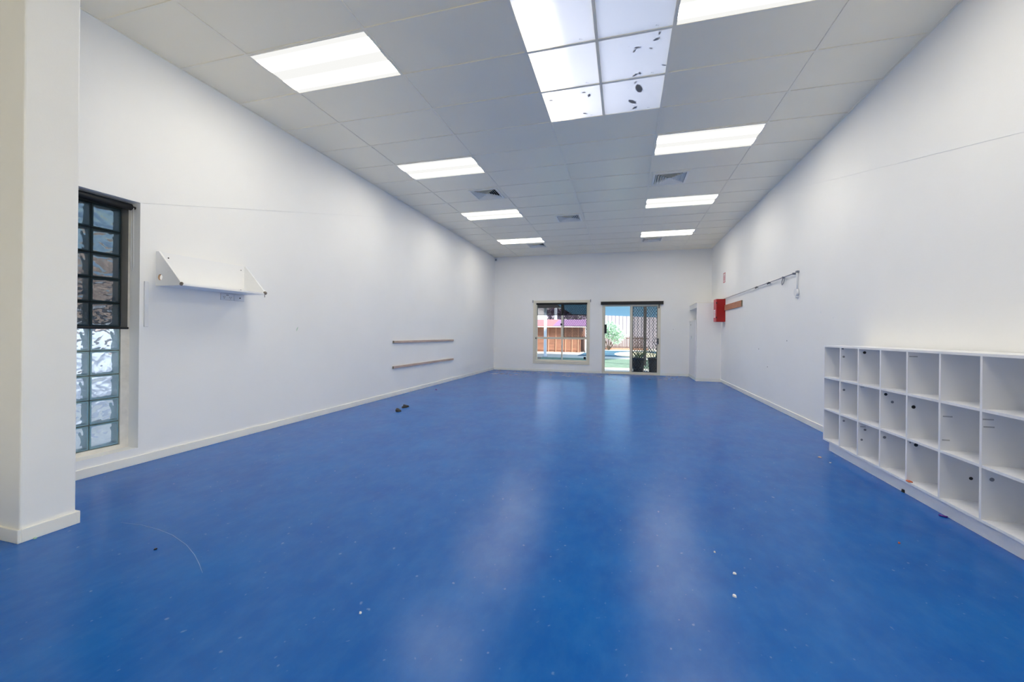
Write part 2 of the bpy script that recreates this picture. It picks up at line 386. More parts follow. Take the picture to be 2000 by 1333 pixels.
for i, xc in enumerate((SX0+0.3, SX0+0.9)):
    for k in range(-1, 3):
        yc = RY(k)+0.3
        bm = bmesh.new(); box_into(bm, -0.297, 0.297, -0.297, 0.297, 0.004, 0.007)
        if pane_mesh is None: pane_mesh = mesh_of('skylight_panel', bm)
        else: bm.free()
        t = link('skylight_panel', pane_mesh, 'skylight_diffuser', ceil); t.location = (xc, yc, 0.001)
        if (i, k) in ((1, 2), (1, 1), (0, 2)):           # dry leaves lying on top of the panels
            for q in range({(1, 2): 5, (1, 1): 8, (0, 2): 4}[(i, k)]):
                lx = xc + (random.uniform(0.0, 0.27) if i else random.uniform(-0.25, 0.2)); ly = yc + random.uniform(-0.26, 0.26)
                ax = random.uniform(0, math.pi); L_ = random.uniform(0.012, 0.03) if not (i == 1 and k == 2 and q < 2) else (0.075 if q == 0 else 0.055)
                if i == 1 and k == 2 and q < 2: lx, ly = (xc+0.06, yc-0.12) if q == 0 else (xc+0.0, yc+0.10)
                wv = L_*0.42
                pts = [(lx+math.cos(ax)*L_*math.cos(s)-math.sin(ax)*wv*math.sin(s), ly+math.sin(ax)*L_*math.cos(s)+math.cos(ax)*wv*math.sin(s)) for s in [j*math.pi/5 for j in range(10)]]
                prism('dry_leaf', pts, 'z', H+0.0085, H+0.011, 'bark', ceil)

# ------------------------------------------------------------------ ceiling lights
SIDE = {1: 'window-side', 4: 'cabinet-side'}
ORD = {-4: 'added out of view behind the viewer', 0: 'level with the skylight', 4: 'third from the end wall', 8: 'second from the end wall', 12: 'nearest the end wall'}
for ci, k in sorted(LIGHTS):
    x0, x1, y0, y1 = CX[ci]+0.004, CX[ci+1]-0.004, RY(k)+0.004, RY(k+1)-0.004
    t = tag(empty('ceiling_light', ((x0+x1)/2, (y0+y1)/2, H)), f'lit white ceiling panel light of the {SIDE[ci]} row, {ORD[k]}', 'ceiling light', 'recessed fluorescent panel lights')
    boxes('frame', [(x0, x0+0.012, y0, y1, H-0.003, H+0.06), (x1-0.012, x1, y0, y1, H-0.003, H+0.06), (x0+0.012, x1-0.012, y0, y0+0.012, H-0.003, H+0.06), (x0+0.012, x1-0.012, y1-0.012, y1, H-0.003, H+0.06)], 'tee_white', t)
    boxes('housing', [(x0, x1, y0, y1, H+0.06, H+0.065)], 'vent_white', t)
    boxes('diffuser', [(x0+0.012, x1-0.012, y0+0.012, y1-0.012, H, H+0.004)], 'lamp_diffuser', t)

# ------------------------------------------------------------------ ceiling vents
VL = {(1, 6): 'white square louvred air vent between window-side lights, third from the end wall on that side',
      (4, 6): 'white square louvred air vent in the cabinet-side row, away from the end wall',
      (2, 9): 'white square louvred air vent alone in the middle of the ceiling',
      (1, 13): 'white square louvred air vent by the end-wall light on the window side',
      (4, 13): 'white square louvred air vent by the end-wall light on the cabinet side'}
VL[(1, 6)] = 'white square louvred air vent in the window-side row, away from the end wall'
def ring_mesh(s0, s1, z0, z1, th):
    bm = bmesh.new()
    A = [bm.verts.new((s0*a, s0*b_, z0)) for a, b_ in ((-1,-1),(1,-1),(1,1),(-1,1))]
    B = [bm.verts.new((s1*a, s1*b_, z1)) for a, b_ in ((-1,-1),(1,-1),(1,1),(-1,1))]
    C = [bm.verts.new(((s0-th)*a, (s0-th)*b_, z0)) for a, b_ in ((-1,-1),(1,-1),(1,1),(-1,1))]
    D = [bm.verts.new(((s1-th)*a, (s1-th)*b_, z1)) for a, b_ in ((-1,-1),(1,-1),(1,1),(-1,1))]
    for i in range(4):
        j = (i+1) % 4
        for q in ((A[i], A[j], B[j], B[i]), (C[j], C[i], D[i], D[j]), (A[j], A[i], C[i], C[j]), (B[i], B[j], D[j], D[i])): bm.faces.new(q)
    bmesh.ops.recalc_face_normals(bm, faces=bm.faces[:])
    return mesh_of('louvre_ring', bm)
rings = [ring_mesh(s, s-0.034, -0.006, 0.028, 0.003) for s in (0.215, 0.180, 0.145, 0.110, 0.075, 0.040)]
for (ci, k), vx in VENTS.items():
    cy = RY(k)+0.3
    t = tag(empty('air_vent', (vx, cy, H)), VL[(ci, k)], 'air vent', 'square ceiling air vents')
    boxes('vent_frame', [(vx-VH, vx+VH, cy-VH, cy-0.222, H-0.008, H+0.012), (vx-VH, vx+VH, cy+0.222, cy+VH, H-0.008, H+0.012), (vx-VH, vx-0.222, cy-0.222, cy+0.222, H-0.008, H+0.012), (vx+0.222, vx+VH, cy-0.222, cy+0.222, H-0.008, H+0.012)], 'vent_white', t)
    boxes('plenum_box', [(vx-VH, vx+VH, cy-VH, cy+VH, H+0.10, H+0.11), (vx-VH, vx-0.24, cy-VH, cy+VH, H+0.012, H+0.10), (vx+0.24, vx+VH, cy-VH, cy+VH, H+0.012, H+0.10), (vx-0.24, vx+0.24, cy-VH, cy-0.24, H+0.012, H+0.10), (vx-0.24, vx+0.24, cy+0.24, cy+VH, H+0.012, H+0.10)], 'plenum', t)
    for r_ in rings: link('louvre', r_, 'vent_white', t)

# ------------------------------------------------------------------ window_1: glass blocks in the left wall
GX0, GX1 = XL-0.205, XL-0.125
w1 = struct(empty('window_1', (XL-0.16, (WY0+WY1)/2, WZ0)), 'tall glass block window with ten rows of blocks', 'window')
GY1, GZ0, NCOL, NROW, P = 2.440, 0.178, 3, 10, 0.2
GY0, GZ1 = GY1-NCOL*P, GZ0+NROW*P
boxes('window_frame', [(XL-0.215, XL-0.118, GY1+0.003, WY1, WZ0, WZ1), (XL-0.215, XL-0.118, WY0, GY0-0.003, WZ0, WZ1), (XL-0.215, XL-0.118, GY0-0.003, GY1+0.003, WZ0, GZ0-0.003), (XL-0.215, XL-0.118, GY0-0.003, GY1+0.003, GZ1+0.003, WZ1)], 'block_frame', w1)
boxes('mortar_joint', [(GX0+0.012, GX1-0.008, GY0, GY1, GZ0+i*P-0.004, GZ0+i*P+0.004) for i in range(NROW+1)] + [(GX0+0.012, GX1-0.008, GY0+i*P-0.004, GY0+i*P+0.004, GZ0, GZ1) for i in range(NCOL+1)], 'mortar', w1)
bm = bmesh.new()
for x0 in (-0.04, 0.032): box_into(bm, x0, x0+0.008, -0.086, 0.086, -0.086, 0.086)
nf = len(bm.faces)
for q in ((-0.095, -0.086, -0.095, 0.095), (0.086, 0.095, -0.095, 0.095), (-0.086, 0.086, -0.095, -0.086), (-0.086, 0.086, 0.086, 0.095)): box_into(bm, -0.040, 0.040, *q)
bm.faces.ensure_lookup_table()
for f in bm.faces[nf:]: f.material_index = 1
blk = mesh_of('glass_block', bm); blk.materials.append(MATS['block_glass']); blk.materials.append(MATS['block_rim'])
for c in range(NCOL):
    for r_ in range(NROW):
        o = link('glass_block', blk, 'block_glass', w1)
        o.location = Vector(((GX0+GX1)/2, GY0+(c+.5)*P, GZ0+(r_+.5)*P)) - w1.location
        o.rotation_euler = (math.pi/2*random.randrange(4), 0, 0)
# sheer roller blind inside the recess
bl = tag(empty('roller_blind', (XL-0.06, 2.15, 2.20)), 'half-lowered sheer black roller blind over the glass block window', 'blind')
tube('roller_tube', [(XL-0.06, WY0+0.012, 2.205), (XL-0.06, 2.472, 2.205)], 0.028, 'blind_black', bl, 18)
boxes('fabric', [(XL-0.072, XL-0.0712, WY0+0.02, 2.462, 1.175, 2.20)], 'blind_sheer', bl)
tube('bottom_bar', [(XL-0.0716, WY0+0.018, 1.168), (XL-0.0716, 2.466, 1.168)], 0.010, 'blind_black', bl, 10)
tube('bracket', [(XL-0.06, 2.472, 2.205), (XL-0.06, 2.503, 2.205)], 0.012, 'black_metal', bl, 10)
tube('bracket', [(XL-0.06, WY0+0.002, 2.205), (XL-0.06, WY0+0.012, 2.205)], 0.012, 'black_metal', bl, 10)
tube('pull_chain', [(XL-0.04, 2.480, 2.20), (XL-0.04, 2.482, 1.70), (XL-0.045, 2.478, 1.66), (XL-0.055, 2.474, 1.70), (XL-0.06, 2.476, 2.19)], 0.0022, 'plastic_white', bl, 6)

# ------------------------------------------------------------------ wall shelf with side brackets
S0, S1, SZ0, SZ1, SD = 2.630, 3.500, 1.548, 1.856, 0.300
sh = tag(empty('wall_shelf', (XL, (S0+S1)/2, SZ0)), 'white wall shelf with triangular side panels above the power outlets', 'shelf')
boxes('back_panel', [(XL, XL+0.016, S0+0.016, S1-0.016, SZ0+0.016, SZ1)], 'shelf_white', sh)
boxes('shelf_board', [(XL, XL+SD, S0, S1, SZ0, SZ0+0.016)], 'shelf_white', sh)
def side(y0, y1, hole):
    bm = bmesh.new(); org = world_loc(sh)
    outer = [(0, SZ0+0.016), (SD, SZ0+0.016), (SD, SZ0+0.022), (0.03, SZ1), (0, SZ1)]
    if not hole:
        bm.free(); return prism('side_panel', [(XL+a, z) for a, z in outer], 'y', y0, y1, 'shelf_white', sh)
    hc, hr, nh = (0.052, SZ0+0.075), 0.027, 24
    hp = [(hc[0]+hr*math.cos(2*math.pi*i/nh), hc[1]+hr*math.sin(2*math.pi*i/nh)) for i in range(nh)]
    def ray_out(th):                                     # where a ray from the hole's centre leaves the outline
        best = None; d = (math.cos(th), math.sin(th))
        for i in range(len(outer)):
            a, c = outer[i], outer[(i+1) % len(outer)]; e = (c[0]-a[0], c[1]-a[1]); den = d[0]*e[1]-d[1]*e[0]
            if abs(den) < 1e-9: continue
            t_ = ((a[0]-hc[0])*e[1]-(a[1]-hc[1])*e[0])/den; s_ = ((a[0]-hc[0])*d[1]-(a[1]-hc[1])*d[0])/den
            if t_ > 0 and -1e-6 <= s_ <= 1+1e-6 and (best is None or t_ < best): best = t_
        return (hc[0]+d[0]*best, hc[1]+d[1]*best)
    ths = sorted([2*math.pi*i/nh for i in range(nh)] + [math.atan2(z-hc[1], a-hc[0]) % (2*math.pi) for a, z in outer])
    I = [(hc[0]+hr*math.cos(t), hc[1]+hr*math.sin(t)) for t in ths]; O = [ray_out(t) for t in ths]; k = len(ths)
    V = {}
    for nm, L_ in (('I', I), ('O', O)):
        for y in (y0, y1): V[nm, y] = [bm.verts.new(Vector((XL+a, y, z))-org) for a, z in L_]
    inner = []
    for i in range(k):
        j = (i+1) % k
        bm.faces.new((V['I', y0][i], V['O', y0][i], V['O', y0][j], V['I', y0][j])); bm.faces.new((V['I', y1][j], V['O', y1][j], V['O', y1][i], V['I', y1][i]))
        bm.faces.new((V['O', y0][i], V['O', y1][i], V['O', y1][j], V['O', y0][j]))
        f = bm.faces.new((V['I', y0][j], V['I', y1][j], V['I', y1][i], V['I', y0][i])); f.material_index = 1
    bmesh.ops.recalc_face_normals(bm, faces=bm.faces[:])
    o = link('side_panel', mesh_of('side_panel', bm), 'shelf_white', sh); o.data.materials.append(MATS['raw_edge'])
side(S0, S0+0.016, True); side(S1-0.016, S1, False)
for y in (S0+0.09, S1-0.055):
    for z in (SZ1-0.045, SZ0+0.05): disc('screw', (XL+0.016, y, z), (1, 0, 0), 0.006, 0.002, 'dot_grey' if y > 3 else 'dot_black', sh, 10)
for y in (S0+0.008, S1-0.008):
    bm = bmesh.new(); bmesh.ops.create_icosphere(bm, subdivisions=2, radius=0.02)
    for v in bm.verts: v.co = Vector((v.co.x*0.9, v.co.y*0.9, v.co.z*0.95))*(1+0.25*math.sin(40*v.co.x+60*v.co.z+y*9)) + Vector((XL+SD-0.006, y, SZ0+0.012)) - world_loc(sh)
    p_ = link('corner_pad', mesh_of('corner_pad', bm), 'corner_pad', sh); p_['label'] = 'grey-brown padded shelf corner'
tube('loose_thread', [(XL+SD-0.006, S1-0.012, SZ0+0.0), (XL+SD-0.004, S1-0.012, SZ0-0.03)], 0.003, 'corner_pad', sh, 6)

# power outlets and conduit strip
def outlet(y0, y1, label, kind):
    z0, z1 = 1.474, 1.546
    t = tag(empty('power_outlet', (XL, (y0+y1)/2, z0)), label, 'outlet')
    fp_ = boxes('faceplate', [(XL, XL+0.012, y0, y1, z0, z1)], 'plastic_white', t, bevel=0.003)
    if kind:
        for yy in (y0+0.035, y1-0.035):
            for dy, dz in ((-0.008, 0.004), (0.008, 0.004), (0, -0.010)): boxes('socket_slot', [(XL+0.0115, XL+0.0128, yy+dy-0.0018, yy+dy+0.0018, 1.503+dz-0.005, 1.503+dz+0.005)], 'dot_black', fp_)
        boxes('switch', [(XL+0.012, XL+0.016, (y0+y1)/2-0.012, (y0+y1)/2+0.012, 1.524, 1.532)], 'dot_grey', fp_)
    else: disc('socket', (XL+0.012, (y0+y1)/2+0.005, 1.508), (1, 0, 0), 0.007, 0.002, 'dot_black', fp_, 12)
outlet(3.226, 3.366, 'white double power outlet under the wall shelf', True)
outlet(3.376, 3.494, 'white aerial outlet with one black socket under the wall shelf', False)
tag(boxes('cover_strip', [(XL, XL+0.014, 2.536, 2.567, 1.182, 1.578)], 'plastic_white', bevel=0.003), 'narrow white vertical cover strip between window and wall shelf', 'strip')
# timber rails on the left wall
for z, lab in ((0.983, 'upper thin timber rail fixed to the white wall'), (0.523, 'lower thin timber rail fixed to the white wall near skirting')):
    t = tag(empty('timber_rail', (XL, 7.8, z-0.021)), lab, 'rail', 'timber rails on the window wall')
    boxes('rail_batten', [(XL, XL+0.028, 6.475, 9.13, z-0.021, z+0.021)], 'rail_wood', t, bevel=0.002)
    boxes('end_grain', [(XL, XL+0.0275, 6.469, 6.475, z-0.0205, z+0.0205)], 'rail_end', t)

# ------------------------------------------------------------------ pigeonhole cabinet
CF, CB = 1.987, XR-ST-0.002                                  # front and back planes
CY1 = 4.890; CZ0, CZ1 = 0.098, 1.068; PT = 0.016
DIV = [4.563, 4.252, 3.932, 3.613, 3.294, 2.976, 2.658]; CY0 = 2.340
SHZ = [0.418, 0.741]
cb = tag(empty('pigeonhole_cabinet', ((CF+CB)/2, (CY0+CY1)/2, 0)), 'low white pigeonhole cabinet with three rows of open cubbies', 'cabinet')
boxes('top_panel', [(CF-0.002, CB, CY0, CY1, CZ1-PT, CZ1)], 'laminate', cb)
boxes('base_panel', [(CF, CB, CY0, CY1, CZ0, CZ0+PT)], 'laminate_worn', cb)
boxes('back_panel', [(CB-0.006, CB, CY0+PT, CY1-PT, CZ0+PT, CZ1-PT)], 'laminate', cb)
for y0 in (CY0, CY1-PT): boxes('end_panel', [(CF, CB, y0, y0+PT, CZ0+PT, CZ1-PT)], 'laminate', cb)
ycuts = [CY1-PT] + DIV + [CY0+PT]
for y in DIV: boxes('divider', [(CF, CB-0.006, y-PT/2, y+PT/2, CZ0+PT, CZ1-PT)], 'laminate', cb)
for z in SHZ:
    for a, c in zip(ycuts[:-1], ycuts[1:]):
        ya = a if a == ycuts[0] else a-PT/2; yc = c if c == ycuts[-1] else c+PT/2
        boxes('shelf', [(CF+0.001, CB-0.006, yc, ya, z-PT/2, z+PT/2)], 'laminate_worn', cb)
boxes('toe_kick', [(2.022, 2.038, CY0, CY1-0.05, 0, CZ0), (2.038, CB, CY1-0.066, CY1-0.05, 0, CZ0)], 'laminate', cb)
def px_ray(u, v): return fwd*F_PX + r3*(u-1000) - u3*(v-666.5-SHIFT_V)
def on_y(u, v, Y):
    d = px_ray(u, v); return Vector((0, 0, CAM_H)) + d*(Y/d.y)
def on_x(u, v, X):
    d = px_ray(u, v); return Vector((0, 0, CAM_H)) + d*(X/d.x)
def on_z(u, v, Z):
    d = px_ray(u, v); return Vector((0, 0, CAM_H)) + d*((Z-CAM_H)/d.z)
# plugged holes and scuffs on the dividers: (pixel, cubby column, radius, dark?)
zz = lambda x, y: (1600+x*0.18, 660+y*0.18); z6 = lambda x, y: (1560+x*0.36, 640+y*0.36)
faces = [CY1-PT] + [y-PT/2 for y in DIV]
for (u, v), col, r_, dark in [(zz(265, 207), 1, .010, 0), (zz(492, 162), 2, .012, 1), (zz(268, 567), 1, .010, 0), (zz(722, 615), 3, .011, 1), (zz(793, 699), 3, .010, 0),
        (zz(1023, 753), 4, .012, 1), (zz(266, 903), 1, .009, 0), (zz(497, 1000), 2, .010, 0), (zz(460, 1108), 2, .009, 0), (zz(708, 1082), 3, .011, 0), (zz(1050, 1165), 4, .012, 1),
        (zz(255, 120), 1, .008, 0), (zz(986, 1139), 4, .005, 0), (z6(934, 820), 5, .010, 1), (z6(1048, 826), 6, .011, 0)]:
    p_ = on_y(u, v, faces[col]); disc('hole_cap', p_, (0, -1, 0), r_, 0.0015, 'dot_black' if dark else 'dot_grey', cb, 14)
for (u, v), col, w_ in [(z6(808, 484), 5, .05), (z6(798, 612), 5, .04), (z6(1028, 500), 6, .05), (z6(1032, 541), 6, .05), (zz(1022, 205), 4, .05), (zz(466, 536), 2, .03), (zz(474, 968), 2, .04)]:
    p_ = on_y(u, v, faces[col]); boxes('scuff_mark', [(p_.x-w_/2, p_.x+w_/2, p_.y-0.0008, p_.y, p_.z-.004, p_.z+.004)], 'scuff_grey', cb)
pc = on_z(*z6(600, 835), CZ0+PT+0.005)
tag(boxes('orange_scrap', [(pc.x-0.012, pc.x+0.012, pc.y-0.018, pc.y+0.018, CZ0+PT, CZ0+PT+0.008)], 'crumb_orange', bevel=0.002), 'tiny orange scrap lying in a bottom cubby of the cabinet', 'scrap')

# ------------------------------------------------------------------ corner boxing with cupboard door
bx = struct(boxes('trim_1', [(BOX_X, XR, BOX_Y, YB, 0, 1.560), (BOX_X, XR, BOX_Y, YB, 1.868, BOX_Z), (BOX_X, XR, BOX_Y, BOX_Y+0.05, 1.560, 1.868), (2.06, XR, BOX_Y+0.05, YB, 1.560, 1.868)], 'wall_paint', org=(BOX_X, BOX_Y, 0)),
            'white boxed-in corner casing with an open niche', 'casing')
boxes('skirting', [(BOX_X-ST, XR, BOX_Y-ST, BOX_Y, 0, SK+0.012), (BOX_X-ST, BOX_X, BOX_Y, YB-ST, 0, SK+0.012)], 'skirting', bx)
boxes('cupboard_door', [(BOX_X-0.010, BOX_X, BOX_Y+0.12, YB-0.06, 0.10, 1.535)], 'shelf_white', bx)
disc('lock', (BOX_X-0.010, 12.06, 1.45), (-1, 0, 0), 0.016, 0.006, 'dot_black', bx, 14)
disc('knob', (BOX_X-0.010, 11.96, 1.10), (-1, 0, 0), 0.045, 0.02, 'plastic_white', bx, 18)
boxes('niche_lip', [(BOX_X-0.012, BOX_X, BOX_Y+0.05, YB, 1.545, 1.560)], 'shelf_white', bx)
boxes('top_cap', [(BOX_X-0.008, XR, BOX_Y-0.008, YB, BOX_Z, BOX_Z+0.014)], 'skirting', bx)

# ------------------------------------------------------------------ right wall fittings
rb = tag(empty('extinguisher_cabinet', (XR-0.108, 10.865, 1.50)), 'red fire extinguisher cabinet fixed to the wall in the corner', 'fire cabinet')
boxes('cabinet_body', [(XR-0.195, XR, 10.75, 10.98, 1.497, 2.047)], 'red_paint', rb, bevel=0.003)
dr = boxes('cabinet_door', [(XR-0.215, XR-0.196, 10.752, 10.978, 1.500, 2.044)], 'red_faded', rb, bevel=0.002)
boxes('label_plate', [(XR-0.2165, XR-0.2152, 10.775, 10.95, 1.60, 1.79)], 'label_white', dr)
for z in (1.60, 1.95): boxes('hinge', [(XR-0.205, XR-0.186, 10.742, 10.750, z-0.02, z+0.02)], 'black_metal', dr)
for i in range(4): boxes('label_line', [(XR-0.2175, XR-0.2164, 10.79, 10.935, 1.635+i*0.035, 1.645+i*0.035)], 'red_paint', dr)
tb = tag(empty('timber_board', (XR, 10.02, 1.765)), 'short varnished timber board beside the red cabinet', 'board')
boxes('plank', [(XR-0.022, XR, 9.300, 10.745, 1.766, 1.896)], 'board_wood', tb, bevel=0.002)
boxes('end_grain', [(XR-0.0215, XR, 9.292, 9.300, 1.7665, 1.8955)], 'rail_end', tb)
rod = tag(empty('hanging_rail', (XR, 8.6, 2.048)), 'thin steel rail running along the wall from the red cabinet', 'rail')
tube('rod', [(XR-0.03, 10.74, 2.050), (XR-0.03, 6.585, 2.050)], 0.007, 'steel', rod, 8)
for y, kind in ((8.283, 0), (7.642, 0), (7.017, 1), (6.62, 2)):
    boxes('rail_bracket', [(XR-0.040, XR, y-0.012, y+0.012, 2.036, 2.064)], 'steel', rod, bevel=0.003)
    if kind == 0: tube('bracket_arm', [(XR-0.03, y-0.06, 2.046), (XR-0.045, y, 2.030), (XR-0.03, y+0.06, 2.052)], 0.010, 'black_metal', rod, 8)
    if kind == 1: tube('hook_loop', [(XR-0.03+0.012*math.sin(a), 7.0+0.045*math.cos(a), 1.995+0.055*math.sin(a)) for a in [i*math.pi/8 for i in range(16)]], 0.007, 'steel', rod, 8, closed=True)
cd = tag(empty('conduit', (XR, 6.51, 1.75)), 'white vertical conduit with a round junction fitting below', 'conduit')
tube('pipe', [(XR-0.018, 6.51, 1.80), (XR-0.018, 6.51, 2.065)], 0.011, 'plastic_white', cd, 10)
disc('junction_box', (XR, 6.53, 1.775), (-1, 0, 0), 0.052, 0.035, 'plastic_white', cd, 20)
boxes('clip', [(XR-0.034, XR, 6.485, 6.535, 2.050, 2.075)], 'dot_grey', cd, bevel=0.003)
boxes('end_box', [(XR-0.03, XR, 6.505, 6.555, 1.700, 1.725)], 'plastic_white', cd, bevel=0.004)
sg = tag(empty('fire_sign', (XR, 10.88, 2.445)), 'small faded red fire sign on the wall above the red cabinet', 'sign')
boxes('sign_plate', [(XR-0.003, XR, 10.77, 10.99, 2.445, 2.70)], 'label_white', sg)
boxes('sign_border', [(XR-0.0045, XR-0.003, 10.78, 10.98, 2.455, 2.475), (XR-0.0045, XR-0.003, 10.78, 10.98, 2.67, 2.69), (XR-0.0045, XR-0.003, 10.78, 10.80, 2.475, 2.67), (XR-0.0045, XR-0.003, 10.96, 10.98, 2.475, 2.67)], 'red_faded', sg)
boxes('extinguisher_symbol', [(XR-0.0045, XR-0.003, 10.85, 10.91, 2.50, 2.61), (XR-0.0045, XR-0.003, 10.865, 10.895, 2.61, 2.645)], 'red_faded', sg)
for u, v, r_ in [(1603, 610, .012), (1627, 621, .008), (1537, 666, .010), (1482, 682, .010), (1499, 717, .010)]:
    p_ = on_x(u, v, XR); disc('wall_plug', p_, (-1, 0, 0), r_, 0.002, 'scrap_white' if u > 1600 else 'dot_grey', wr, 10)
p_ = on_x(580, 643, XL)
prism('paint_mark', [(p_.y-.012, p_.z-.03), (p_.y+.004, p_.z-.01), (p_.y+.02, p_.z+.03), (p_.y-.002, p_.z+.006)], 'x', XL, XL+0.001, 'leaf_pale', wl_)

# ------------------------------------------------------------------ end wall fittings
sn = tag(empty('motion_sensor', (-3.965, YB, 3.47)), 'small white motion sensor high in the end-wall corner', 'sensor')
boxes('sensor_body', [(-4.0, -3.93, YB-0.055, YB, 3.47, 3.575)], 'plastic_white', sn, bevel=0.012)
boxes('sensor_lens', [(-3.99, -3.94, YB-0.060, YB-0.054, 3.485, 3.53)], 'dot_grey', sn, bevel=0.002)
sw = tag(empty('light_switch', (1.346, YB, 1.32)), 'small white switch plate between sliding door and corner boxing', 'switch')
boxes('switch_plate', [(1.311, 1.381, YB-0.008, YB, 1.285, 1.345)], 'wall_paint', sw, bevel=0.003)
boxes('rocker', [(1.336, 1.356, YB-0.012, YB-0.007, 1.325, 1.333)], 'dot_grey', sw)

# window_2
w2 = struct(empty('window_2', (-1.86, YB, BZ0)), 'cream aluminium end-wall window with four panes', 'window')
def frame_boxes(x0, x1, y0, y1, z0, z1, w): return [(x0, x0+w, y0, y1, z0, z1), (x1-w, x1, y0, y1, z0, z1), (x0+w, x1-w, y0, y1, z0, z0+w), (x0+w, x1-w, y0, y1, z1-w, z1)]
boxes('architrave', [(-2.738, BX0, YB-0.014, YB, 0.243, 2.195), (BX1, -1.000, YB-0.014, YB, 0.243, 2.195), (BX0, BX1, YB-0.014, YB, 0.243, BZ0), (BX0, BX1, YB-0.014, YB, BZ1, 2.195)], 'alu_cream', w2)
boxes('window_frame', frame_boxes(BX0, BX1, YB+0.02, YB+0.10, BZ0, BZ1, 0.045), 'alu_cream', w2)
boxes('transom', [(BX0+0.045, BX1-0.045, YB+0.015, YB+0.09, 1.005, 1.065)], 'alu_cream', w2)
for z0, z1, w_ in ((BZ0+0.045, 1.005, 0.020), (1.065, BZ1-0.045, 0.032)): boxes('mullion', [(-1.86+0.02-w_, -1.86+0.02+w_, YB+0.02, YB+0.085, z0, z1)], 'alu_cream', w2)
for x0, x1 in ((BX0+0.045, -1.862), (-1.818, BX1-0.045)):
    for z0, z1 in ((BZ0+0.045, 1.005), (1.065, BZ1-0.045)): boxes('pane', [(x0, x1, YB+0.055, YB+0.059, z0, z1)], 'pane_glass', w2)
def diamond_grid(name, x0, x1, z0, z1, y, step, r, material, parent):
    """crossed diagonal bars of a security screen, clipped to the rectangle, joined as one part"""
    org = world_loc(parent); bm = bmesh.new(); w, h = x1-x0, z1-z0
    def bar(ax, az, bx_, bz, yy):
        d = Vector((bx_-ax, 0, bz-az)); 
        if d.length < 1e-3: return
        d.normalize(); nn = Vector((-d.z, 0, d.x))*r; dy = Vector((0, r, 0)); a = Vector((ax, yy, az))-org; c = Vector((bx_, yy, bz))-org
        V = [bm.verts.new(p) for p in (a+nn, a+dy, a-nn, a-dy, c+nn, c+dy, c-nn, c-dy)]
        for i in range(4): bm.faces.new((V[i], V[(i+1) % 4], V[4+(i+1) % 4], V[4+i]))
    k = 1.45
    c = -w*k
    while c < h:
        a, e = max(0, -c/k), min(w, (h-c)/k)
        if e > a: bar(x0+a, z0+c+k*a, x0+e, z0+c+k*e, y); bar(x1-a, z0+c+k*a, x1-e, z0+c+k*e, y+r)
        c += step
    o = link(name, mesh_of(name, bm), material, parent); o['kind'] = 'stuff'; return o
boxes('screen_frame', frame_boxes(-1.806, BX1-0.045, YB+0.088, YB+0.098, 1.066, BZ1-0.045, 0.016), 'black_metal', w2)
diamond_grid('security_grille', -1.80, BX1-0.05, 1.07, BZ1-0.05, YB+0.092, 0.088, 0.005, 'black_metal', w2)
disc('latch', (-1.865, YB+0.02, 1.46), (0, -1, 0), 0.03, 0.02, 'black_metal', w2, 12)
boxes('latch', [(-2.665, -2.64, YB-0.004, YB+0.02, 1.00, 1.05)], 'black_metal', w2)
boxes('sticker', [(-1.18, -1.115, YB+0.053, YB+0.0548, 0.40, 0.475)], 'dot_black', w2); boxes('sticker', [(-2.61, -2.50, YB+0.053, YB+0.0548, 0.385, 0.44)], 'dot_grey', w2)
for x in (-2.755, -0.985): boxes('blind_bracket', [(x-0.012, x+0.012, YB-0.03, YB, 2.13, 2.21)], 'steel', w2, bevel=0.003)
rb2 = tag(empty('roller_blind', (-1.86, YB+0.0, 2.06)), 'short sheer black roller blind at the top of the end-wall window', 'blind')
tube('roller_tube', [(-2.64, YB+0.0, 2.088), (-1.085, YB+0.0, 2.088)], 0.026, 'blind_black', rb2, 14)
boxes('fabric', [(-2.622, -1.097, YB+0.0115, YB+0.0122, 1.745, 2.075)], 'blind_sheer', rb2)
boxes('bottom_bar', [(-2.622, -1.097, YB+0.008, YB+0.016, 1.735, 1.747)], 'blind_black', rb2)

# door_1: sliding glass door with a security screen
d1 = struct(empty('door_1', (0.185, YB, 0)), 'cream aluminium sliding glass door with a diamond security screen', 'door')
boxes('door_frame', [(DX0, DX0+0.045, YB-0.012, YB+0.12, 0, DZ1), (DX1-0.045, DX1, YB-0.012, YB+0.12, 0, DZ1), (DX0+0.045, DX1-0.045, YB-0.012, YB+0.12, DZ1-0.05, DZ1), (DX0+0.045, DX1-0.045, YB-0.012, YB+0.12, 0.0, 0.032)], 'alu_cream', d1)
fp = boxes('fixed_panel', frame_boxes(DX0+0.045, 0.195, YB+0.02, YB+0.05, 0.032, DZ1-0.05, 0.038), 'alu_cream', d1)
boxes('pane', [(DX0+0.083, 0.157, YB+0.034, YB+0.038, 0.07, DZ1-0.088)], 'pane_glass', fp)
sp_ = boxes('sliding_panel', frame_boxes(0.185, DX1-0.045, YB-0.008, YB+0.018, 0.032, DZ1-0.05, 0.042), 'alu_cream', d1)
boxes('pane', [(0.227, DX1-0.087, YB+0.004, YB+0.008, 0.074, DZ1-0.092)], 'pane_glass', sp_)
sc_ = boxes('security_screen', frame_boxes(0.20, DX1-0.05, YB+0.062, YB+0.085, 0.034, DZ1-0.052, 0.046), 'black_metal', d1)
diamond_grid('security_grille', 0.246, DX1-0.096, 0.08, DZ1-0.098, YB+0.072, 0.100, 0.005, 'black_metal', sc_)
boxes('fly_mesh', [(0.246, DX1-0.096, YB+0.0765, YB+0.077, 0.08, DZ1-0.098)], 'fly_screen', sc_)
hx, hz = 0.935, 0.985
